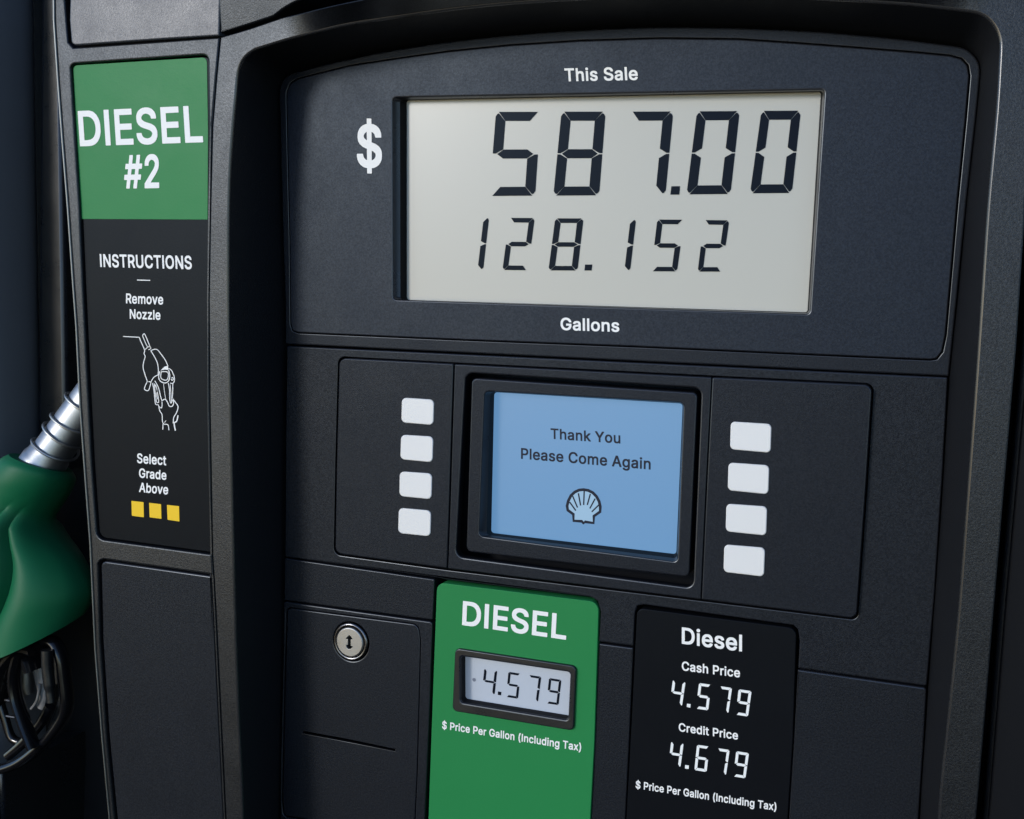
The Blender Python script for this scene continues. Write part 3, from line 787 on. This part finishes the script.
for ch, q in [('5', [(496, 111.8), (540.6, 111.8), (535, 195.6), (489.3, 196)]),
              ('8', [(561.5, 111.6), (605.5, 111.6), (599, 195.3), (553.3, 195.6)]),
              ('7', [(630, 111.6), (673.2, 111.4), (665.3, 194.8), (621.5, 195)]),
              ('0', [(697, 111.3), (739.6, 111), (730.4, 194), (686.5, 194.4)]),
              ('0', [(761.4, 110.8), (800.8, 110.6), (791.8, 193), (750, 193.3)])]:
    digit(ch, q, WL, 0.225, 0.108, 0.012, M['ink'], disp)
point([(671.4, 186.2), (680, 186.2), (679.2, 194.6), (670.3, 194.6)], WL, M['ink'], disp)
for ch, q in [('1', [(464, 216.8), (489, 217.2), (483, 270), (457, 269.8)]), ('2', [(509.3, 217.8), (534.6, 218), (527.6, 270.2), (502.4, 270)]),
              ('8', [(555.2, 218.3), (583.4, 218.4), (577.4, 270.5), (548.4, 270.4)]), ('1', [(610, 218.5), (636, 219), (630, 271), (603, 271)]),
              ('5', [(657.3, 219.5), (684, 219.7), (677, 271.4), (651, 271.3)]), ('2', [(704, 220), (729.2, 220.3), (721.8, 271.6), (697.6, 271.6)])]:
    digit(ch, q, WL, 0.21, 0.088, 0.018, M['ink'], disp)
point([(585, 264.5), (592.2, 264.5), (591.6, 270.5), (584.4, 270.5)], WL, M['ink'], disp)
WD = -0.0014
lettering('lettering', [('This Sale', (565, 81.4), (638, 80), (564.2, 68.4))], WD, M['white'], disp)
lettering('lettering', [('Gallons', (560.6, 330), (619.3, 332), (560.4, 317.6))], WD, M['white'], disp)
lettering('dollar_sign', [('$', (357, 167.2), (382, 167.8), (356.6, 124.2))], WD, M['white'], disp)

# ---- mid panel and lower panels round the labels
plate('mid_panel', [(286.8, 346), (947.6, 377.4), (942, 480), (934, 600), (926.6, 686), (798, 668.2), (799.5, 640), (797.5, 629), (793, 625.2), (643, 604.6), (637, 606), (634.8, 613), (633.2, 646), (598.8, 641.6), (600.6, 612), (597.5, 601), (591, 597), (445, 579.5), (437, 577.6), (285, 556.8), (285.6, 450)],
      [1.5, 1.5, 0, 0, 2, 1, 0, 0, 0, 0, 0, 0, 1, 1, 0, 0, 0, 0, 0, 1, 0], 0.0, 0.012, M['coarse'], pump, 0.0008,
      holes=[([(338.2, 356.4), (453, 362.6), (712, 375.8), (873.6, 383.6), (867.6, 480), (857.6, 620.2), (701, 601), (447, 570.2), (333.8, 554.8), (335.4, 460)], [7, 0, 0, 8, 0, 7, 0, 0, 7, 0], 0.012, 0.0005)])
plate('filler_strip', [(284.8, 558.2), (434.4, 579.4), (432.6, 620), (284.2, 600)], 1, 0.0005, 0.012, M['coarse'], pump, 0.0007)
plate('lower_panel', [(598.8, 643.4), (633.2, 648), (630, 720), (625.2, 819), (622, 1000), (587, 1000), (590.8, 819), (594.5, 740)], [1, 1, 0, 0, 0, 0, 0, 0], 0.0005, 0.012, M['coarse'], pump, 0.0008)
plate('lower_panel', [(797.6, 669.6), (926.4, 688), (923, 750), (918.2, 819), (914, 1000), (784, 1000), (788.4, 819), (793.5, 740)], [1, 3, 0, 0, 0, 0, 0, 0], 0.0005, 0.012, M['coarse'], pump, 0.0009)

# ---- locked access door
dh = [(286.3, 607), (418.2, 624), (420.8, 640), (417.6, 768), (414.6, 836), (283, 817), (281.5, 800), (284, 680)]
dr = [5, 6, 0, 0, 4, 5, 0, 0]
door_out = [(284, 601.6), (432.4, 622), (429, 720), (424.6, 819), (422, 1000), (278.6, 1000), (280.6, 760), (282.6, 680)]
ad = obj('access_door', plate_bm(px(rounded(door_out, [2, 3, 0, 0, 0, 0, 0, 0]), 0.001), 0.001, 0.012, 0.0008,
         [(px(rounded(dh, dr), 0.001), 0.006, 0.0006)]), M['coarse'], pump)
slot = [(303, 731), (349, 739.4), (395, 749), (395.2, 751.4), (349, 742.2), (302.6, 733.4)]
ctr = uv((349.8, 642.2), 0.0)
def circ(c, r, n=40):
    return [(c[0] + r * math.cos(2 * math.pi * k / n), c[1] + r * math.sin(2 * math.pi * k / n)) for k in range(n)]
RK = 0.0134
dinner = plate_bm(offset(px(rounded(dh, dr), 0.001), -0.0007), 0.0016, 0.010, 0.0007,
                  [(px(slot, 0.0016), 0.004, 0.0003), (circ(ctr, RK), 0.007, 0.0008)])
obj('door_leaf', dinner, M['coarse'], ad)
bm = plate_bm(circ(ctr, 0.0128), 0.0002, 0.006, 0.0010, [(circ(ctr, 0.0106), 0.004, 0.0008)])
lock = obj('door_lock', bm, M['darkchrome'], pump)
slotk = [(-.0008, -.0042), (0, -.0048), (.0008, -.0042), (.0022, -.0026), (.0009, -.0022), (.0009, .0022), (.0024, .0026), (.0012, .0042), (-.0006, .0046), (-.0020, .0036), (-.0024, .0022), (-.0011, .0018), (-.0011, -.0022), (-.0026, -.0022)]
kl = [(ctr[0] + a, ctr[1] + b) for a, b in slotk]
obj('lock_face', plate_bm(circ(ctr, 0.0101), -0.0006, 0.006, 0.0009, [(kl, 0.005, 0.0003)]), M['steel'], lock)
obj('keyhole', plate_bm(circ(ctr, 0.0055, 20), 0.0042, 0.006, 0.0002), M['rubber'], lock)

# ---- screen module: left key panel, screen surround, right key panel
WK = -0.0040
seamL = [(453.6, 364.2), (452, 420), (449.5, 500), (447.2, 568.6)]
lk = plate('key_panel', [(339.2, 358), (453.2, 363.8), (451.4, 420), (449, 500), (446.8, 568.4), (335, 553.4), (336.6, 460)], [7, 1, 0, 0, 1, 7, 0], WK, 0.008, M['panel'], pump, 0.0008,
           label='left key panel with four white keys')
rk = plate('key_panel', [(712.2, 377.4), (872, 385), (866, 480), (856.2, 618.6), (701.4, 599.6), (706.5, 490)], [1.5, 8, 0, 7, 1, 0], WK, 0.008, M['panel'], pump, 0.0008,
           label='right key panel with four white keys')
so = [(465.5, 372.6), (701.4, 388), (693, 588), (455.6, 556.6)]
si = [(471, 377.2), (698.2, 392), (689.6, 578), (465.4, 552)]
op_in = [(494.6, 392.2), (682.6, 403.6), (676.2, 553.8), (491.6, 532.6)]
op = [(484.6, 391.2), (683.6, 402.8), (677.4, 562), (479, 536)]
scr = plate('screen_surround', [(454.6, 364.2), (711.4, 377.4), (705.6, 490), (700.6, 599.4), (447.8, 568.6), (450.4, 500)], [1, 1, 0, 1, 1, 0], WK, 0.008, M['panel'], pump, 0.0007,
            holes=[(so, 8, 0.0026, 0.0010)])
obj('screen_bezel', plate_bm(offset(px(rounded(si, 6), -0.0025), -0.0004), -0.0025, 0.012, 0.0010, [(px(rounded(op, 5), -0.0025), 0.0105, 0.0008, px(rounded(op_in, 3), 0.0105), px(rounded([(490.4, 391.6), (683.4, 403), (677, 558.5), (486.4, 534.8)], 4), 0.002), 0.002)]), M['panel'], scr)
plate('screen', [(484, 384), (694, 396), (688, 568), (480, 542)], 0, 0.0100, 0.013, M['screen'], scr, 0.0004)
WSC = 0.0097
lettering('lettering', [('Thank You', (550.7, 438.8), (620.4, 443.6), (550.5, 428.2)), ('Please Come Again', (521, 458.8), (650.6, 469.6), (521, 447.9))], WSC, M['sink'], scr)
def se(L):
    return [(550 + x / 11.7, 470 + y / 11.7) for x, y in L]
emb = [(208, 470), (200, 420), (215, 360), (245, 300), (290, 258), (340, 235), (392, 230), (445, 238), (500, 265), (545, 312), (575, 370), (588, 430), (586, 488), (512, 540), (510, 620), (410, 606), (392, 622), (372, 600), (276, 594), (274, 518)]
WE = WSC
bm = bmesh.new()
ol = px(se(emb), WE + 0.0001)
vs = [bm.verts.new(wd(a, b, WE + 0.0001)) for a, b in ol]
cap(bm, [vs])
for fc in bm.faces:
    fc.normal_update()
    if fc.normal.y > 0: fc.normal_flip()
obj('emblem_fill', bm, M['spale'], scr)
bm = bmesh.new()
add_line(bm, se(emb), WE, 2.9, closed=True)
for a, b in [((572, 408), (488, 490)), ((528, 335), (466, 450)), ((472, 280), (436, 410)), ((400, 248), (394, 410)), ((332, 272), (358, 415)), ((265, 305), (322, 440)), ((230, 375), (302, 475))]:
    add_line(bm, se([a, b]), WE - 0.0001, 1.4)
obj('scallop_emblem', bm, M['sink'], scr)

KEYS_L = [[(401.7, 397.6), (433.9, 399.7), (433.2, 425.2), (401, 422.6)], [(400.8, 434.7), (433.1, 436.6), (432.4, 462.5), (400, 459.4)],
          [(399.5, 471.4), (431.9, 473.6), (431.3, 499.5), (399, 496.2)], [(398.5, 507.9), (430.9, 510.7), (430.2, 536.6), (397.8, 533.2)]]
KEYS_R = [[(730.6, 421.5), (771.5, 424.1), (770.6, 453), (729.8, 449.4)], [(728.3, 462.6), (769.2, 465.4), (768.3, 494.5), (727.5, 490.4)],
          [(726.2, 503.8), (767.1, 506.6), (766.2, 535.8), (725.4, 531.5)], [(724.1, 544.6), (765, 547.9), (763.9, 576.9), (723.3, 572.1)]]
for par, KS in ((lk, KEYS_L), (rk, KEYS_R)):
    for q in KS:
        plate('soft_key', q, 4.6, WK - 0.0008, WK + 0.0004, M['key'], par, 0.0006)

# ---- green price label
WG = -0.0010
gp = plate('price_label', [(437, 582.4), (598.8, 602.2), (594.4, 740), (590.2, 819), (587, 1000), (425.6, 1000), (428.4, 819), (432.6, 700)], [8, 9, 0, 0, 0, 0, 0, 0], WG, 0.008, M['green'], pump, 0.0004, holes=[([(457, 651), (574, 669), (571, 728), (455, 708.6)], 4, 0.008, 0.0003)],
           label='green label with a small price display')
pb_o = [(455, 648.2), (576, 666.4), (573.4, 731), (452.2, 711)]
pb_i = [(460.4, 656.4), (570, 672.6), (567.8, 720), (460.6, 702.4)]
pd = obj('price_bezel', plate_bm(px(rounded(pb_o, 5), -0.0030), -0.0030, -0.0006, 0.0007, [(px(rounded(pb_i, 3), -0.0030), 0.0075, 0.0012)]), M['smooth'], gp)
sheet('price_lcd', [(458, 655), (572, 671.6), (570, 721.6), (457.8, 703)], 1, 0.0050, M['lcdblue'], gp, 0.0002)
WP = 0.0048
for ch, q in [('4', [(484.3, 668.6), (497.2, 670.6), (494.5, 694.8), (481.8, 692.6)]), ('5', [(508.4, 671.8), (520.6, 673.7), (518, 698.8), (506, 696.9)]),
              ('7', [(528.8, 674.9), (541.2, 676.8), (538, 702), (525.8, 700)]), ('9', [(549, 678), (561.4, 680), (558.5, 705.2), (546.4, 703.3)])]:
    digit(ch, q, WP, 0.19, 0.085, 0.03, M['ink'], gp)
point([(498, 691.4), (501.4, 692), (501.1, 695.4), (497.7, 694.8)], WP, M['ink'], gp)
c0 = uv((474.1, 679.8), WP)
bm = bmesh.new()
bmesh.ops.create_circle(bm, cap_ends=True, segments=14, radius=0.0012, matrix=Matrix.Translation(wd(*c0, WP)) @ Matrix.Rotation(rad(90), 4, 'X'))
obj('status_dot', bm, M['inkfaint'], gp)
lettering('lettering', [('DIESEL', (462, 625), (566, 639.8), (463, 600.8))], WG - 0.0002, M['white'], gp)
lettering('lettering', [('$ Price Per Gallon (Including Tax)', (442, 728.6), (581, 751.2), (442.2, 721))], WG - 0.0002, M['white'], gp)

# ---- black price card
WC = -0.0008
cd = plate('price_card', [(637, 608), (796.4, 628.4), (792.8, 740), (787.6, 819), (783.6, 1000), (622.6, 1000), (626.2, 819), (631.6, 720)], [7, 8, 0, 0, 0, 0, 0, 0], WC, 0.008, M['card'], pump, 0.0005,
           label='black card with cash and credit prices')
WT = WC - 0.0002
lettering('lettering', [('Diesel', (681.8, 643.7), (742, 651.6), (681.8, 627.2))], WT, M['white'], cd)
lettering('lettering', [('Cash Price', (681.8, 670.4), (740, 677.6), (681.8, 661.2)), ('Credit Price', (678.7, 731.2), (738, 739.8), (678.7, 722.8))], WT, M['white'], cd)
lettering('lettering', [('$ Price Per Gallon (Including Tax)', (635.6, 788.2), (776.2, 810.8), (635.8, 780.6))], WT, M['white'], cd)
for rows, dot in (([('4', [(672.8, 680), (685.5, 682), (682, 706), (669.8, 704)]), ('5', [(699, 683), (711.2, 684.8), (708.2, 710.4), (696, 708.6)]), ('7', [(719.8, 686.2), (732, 688), (728.4, 713.4), (716.6, 711.4)]), ('9', [(738.6, 689.2), (751.6, 691.2), (748, 716.6), (735.8, 714.6)])], [(687, 703.6), (690.6, 704.1), (690.3, 707.6), (686.7, 707)]),
                  ([('4', [(671.2, 741.6), (683.6, 743.4), (680.4, 767.2), (668.4, 765.2)]), ('6', [(697, 744.8), (709.4, 746.6), (706.6, 772), (694.4, 770)]), ('7', [(717.6, 748.2), (729.6, 750), (726, 775.2), (714.2, 773.4)]), ('9', [(736.2, 751.2), (749, 753.2), (745.4, 778.4), (733.4, 776.4)])], [(685.2, 765), (688.9, 765.5), (688.6, 769), (684.9, 768.5)])):
    for ch, q in rows:
        digit(ch, q, WT, 0.21, 0.10, 0.03, M['led'], cd)
    point(dot, WT, M['led'], cd)

# ---- nozzle rest beside the side column
obj('rest_back', plate_bm(px([(-140, -230), (420, -230), (420, 1000), (-140, 1000)], 0.16), 0.16, 0.18, 0.003), M['wall'], pump)
obj('rest_rib', plate_bm(px([(42, -230), (56, -230), (66, 420), (66, 470), (40, 470), (37, 420)], 0.12), 0.12, 0.165, 0.004), M['smooth'], pump)
obj('rest_tray', plate_bm(px([(-120, 776), (2, 772), (3, 796), (1, 900), (-120, 900)], 0.06), 0.06, 0.165, 0.003), M['smooth'], pump)

# ================================================================== NOZZLE in its rest (hangs there: a thing of its own)
WN = 0.045
nz_loc = p3((20, 640), WN)
noz = thing('fuel_nozzle', 'green fuel nozzle with metal spout tucked behind the side column', 'fuel nozzle', nz_loc)
PXM = (p3((41, 400), WN) - p3((40, 400), WN)).length
a0, a1 = p3((41.5, 466), WN), p3((126, 352), WN + 0.012)
dirn = (a1 - a0).normalized()
Rsp = 0.0150
bm = bmesh.new()
add_tube(bm, [a0 - dirn * 0.03, a0 - dirn * 0.012, a0 + dirn * 0.004, a0 + dirn * 0.0055, a0 + dirn * 0.012, a0 + dirn * 0.014, a1], [Rsp * 1.18, Rsp * 1.18, Rsp * 1.18, Rsp * 1.12, Rsp * 1.08, Rsp, Rsp], 32)
obj('spout', bm, M['alu'], noz)
bm = bmesh.new()
up = p3((26, 454), WN) - p3((42, 466), WN)
up = (up - dirn * up.dot(dirn)).normalized(); sdv = dirn.cross(up)
L = []
turns = [(-0.014, 0.0), (0.013, 1.0), (0.030, 2.0), (0.039, 3.0), (0.060, 4.0), (0.075, 5.0)]
def tpos(t):
    for (z0, t0), (z1, t1) in zip(turns, turns[1:]):
        if t0 <= t <= t1:
            return z0 + (z1 - z0) * (t - t0) / (t1 - t0)
    return turns[-1][0]
for k in range(0, 5 * 28 + 1):
    t = k / 28
    ang = 2 * math.pi * t
    L.append(a0 + dirn * tpos(t) + (up * math.cos(ang) + sdv * math.sin(ang)) * (Rsp + 0.0022))
add_tube(bm, L, 0.0011, 8)
obj('spout_spring', bm, M['alu'], noz)

# green boot: lofted from the collar to the wide fluted guard
secs = [((17, 453.5), (65, 472.5), 0), ((10, 458), (67.5, 480), 0), ((1, 471), (63, 492), 0), ((-7, 484), (54, 506), 0), ((-15, 494), (47, 517), 0.15),
        ((-30, 508), (48, 527), 0.4), ((-48, 528), (57, 541), 0.75), ((-66, 552), (72, 559), 1), ((-80, 578), (83, 578), 1), ((-90, 604), (87.5, 593), 1), ((-96, 640), (85, 606), 0.9), ((-98, 684), (80.5, 617), 0.8)]
bm = bmesh.new()
rings = []
NS = 110
def interp(secs, n=4):
    out = []
    A = smooth([s[0] for s in secs], n); B = smooth([s[1] for s in secs], n); F = smooth([(s[2], 0) for s in secs], n)
    return list(zip(A, B, F))
ss = interp(secs)
for i, (a, b, fl_) in enumerate(ss):
    A3, B3 = p3(a, WN), p3(b, WN)
    c = (A3 + B3) / 2
    h = (B3 - A3) / 2
    rr = h.length
    axis = (p3(ss[min(i + 1, len(ss) - 1)][0], WN) + p3(ss[min(i + 1, len(ss) - 1)][1], WN) - p3(ss[max(i - 1, 0)][0], WN) - p3(ss[max(i - 1, 0)][1], WN)).normalized()
    dep = (c - wd(0, 0, -Z0)).normalized() + axis * (-0.16)
    dep = (dep - h.normalized() * dep.dot(h.normalized())).normalized()
    rd = min(rr, 0.042 + 0.1 * max(0, rr - 0.042))
    g = i / (len(ss) - 1)
    R_ = []
    cuts = [1.0] + [c0 + (c1 - c0) * g for c0, c1 in ((0.985, 0.64), (0.88, 0.44), (0.56, 0.14), (0.25, 0.04))] + [0.0]
    front = []
    for a_, b_ in zip(cuts, cuts[1:]):                   # each fluted lobe between two creases
        for k in range(14):
            x = k / 14
            front.append((a_ + (b_ - a_) * x, math.sin(math.pi * x) ** 0.8))
    for p, lob in front:
        st = math.sqrt(max(0, 1 - (2 * p - 1) ** 2))
        mul = 1 - 0.30 * fl_[0] * (1 - lob)
        R_.append(bm.verts.new(c + h * (2 * p - 1) - dep * st * rd * mul))
    for k in range(40):
        t = math.pi + math.pi * k / 40
        R_.append(bm.verts.new(c + h * math.cos(t) - dep * math.sin(t) * rd))
    rings.append(R_)
for i in range(len(rings) - 1):
    strip(bm, rings[i], rings[i + 1])
# rolled lower rim and inside
last = rings[-1]
cc = sum((v.co for v in last), Vector()) / NS
in1 = [bm.verts.new(cc + (v.co - cc) * 0.93 + Vector((0, 0, -0.001))) for v in last]
in2 = [bm.verts.new(cc + (v.co - cc) * 0.80 + Vector((0, 0, 0.02))) for v in last]
strip(bm, last, in1); strip(bm, in1, in2)
bm.faces.new(in2)
bm.faces.new(rings[0][::-1])
bmesh.ops.recalc_face_normals(bm, faces=bm.faces)
o = obj('boot', bm, M['boot'], noz)

# trigger guard, lever and body below the boot
def loop3(L, w):
    return [p3(q, w) for q in smooth(L, 6)]
bm = bmesh.new()
add_tube(bm, loop3([(-30, 668), (-8, 664), (14, 646), (36, 641), (52, 641), (61, 655), (65, 680), (67, 706), (61, 722), (44, 743), (20, 762), (-6, 770), (-40, 772)], WN - 0.012), 0.0042, 14, flat=(Vector((0, 1, 0)), 1.5))
obj('trigger_guard', bm, M['gloss'], noz)
bm = bmesh.new()
add_tube(bm, loop3([(-6, 700), (2, 672), (14, 655), (24, 648), (36, 650)], WN - 0.02), 0.0045, 12, flat=(Vector((0, 1, 0)), 2.0))
add_tube(bm, loop3([(20, 652), (15, 672), (16, 695), (24, 722), (34, 748)], WN - 0.02), 0.0038, 12, flat=(Vector((0, 1, 0)), 1.8))
add_tube(bm, loop3([(-4, 690), (4, 715), (12, 738), (28, 744)], WN), 0.0036, 12)
for k in range(4):
    y = 668 + k * 16
    add_tube(bm, [p3((2 + k * 1.6, y), WN - 0.018), p3((15 + k * 1.2, y + 2), WN - 0.018)], 0.0013, 8)
add_tube(bm, loop3([(-16, 720), (-2, 690), (6, 664), (20, 651), (34, 654), (40, 668)], WN - 0.006), 0.0062, 12, flat=(Vector((0, 1, 0)), 2.6))
add_tube(bm, loop3([(8, 756), (24, 742), (40, 724), (50, 706)], WN - 0.002), 0.0040, 12)
obj('grip', bm, M['gloss'], noz)
bm = bmesh.new()
add_tube(bm, loop3([(47, 650), (47.5, 668), (50, 690), (51.5, 702)], WN - 0.022), [0.0044] * 12 + [0.0036] * 7, 14)
add_tube(bm, loop3([(57, 655), (58, 668), (58.5, 683)], WN - 0.01), 0.0028, 12)
add_tube(bm, loop3([(62, 650), (66, 672), (62, 700), (52, 728)], WN + 0.005), 0.0030, 12)
obj('trigger_lever', bm, M['smooth'], noz)
bm = bmesh.new()
add_tube(bm, loop3([(34, 655), (39, 676), (43, 696), (40, 708)], WN + 0.004), [0.0048] * 12 + [0.0034] * 7, 12, flat=(Vector((0, 1, 0)), 0.5))
add_tube(bm, loop3([(40, 684), (37, 700), (31, 709)], WN), 0.0011, 8)
obj('hold_open_clip', bm, M['greyplastic'], noz)
bm = bmesh.new()
add_tube(bm, [p3((25, 655), WN + 0.02), p3((26, 668), WN + 0.02), p3((27, 686), WN + 0.02), p3((29, 694), WN + 0.02)], [0.004, 0.0058, 0.0058, 0.004], 20)
obj('valve_body', bm, M['steel'], noz)
bm = bmesh.new()
add_tube(bm, loop3([(-50, 640), (-40, 720), (-20, 790), (5, 1000)], WN + 0.01), 0.014, 20)
obj('handle', bm, M['rubber'], noz)

# ================================================================== column behind, at the far left
bm = bmesh.new()
cpos = p3((-26, 300), 0.10)
Rc = 0.044
L1 = []
n = 48
for z in (0.0, 2.4):
    L1.append([bm.verts.new((cpos.x + Rc * math.copysign(abs(math.cos(2 * math.pi * k / n)) ** 0.6, math.cos(2 * math.pi * k / n)), cpos.y + Rc * math.copysign(abs(math.sin(2 * math.pi * k / n)) ** 0.6, math.sin(2 * math.pi * k / n)), z)) for k in range(n)])
strip(bm, L1[0], L1[1])
bm.faces.new(L1[0][::-1]); bm.faces.new(L1[1])
bmesh.ops.recalc_face_normals(bm, faces=bm.faces)
co = obj('canopy_column', bm, M['column'], None, Vector((cpos.x, cpos.y, 0)))
co['label'] = 'dark blue grey upright column standing at far left behind the nozzle'
co['category'] = 'column'
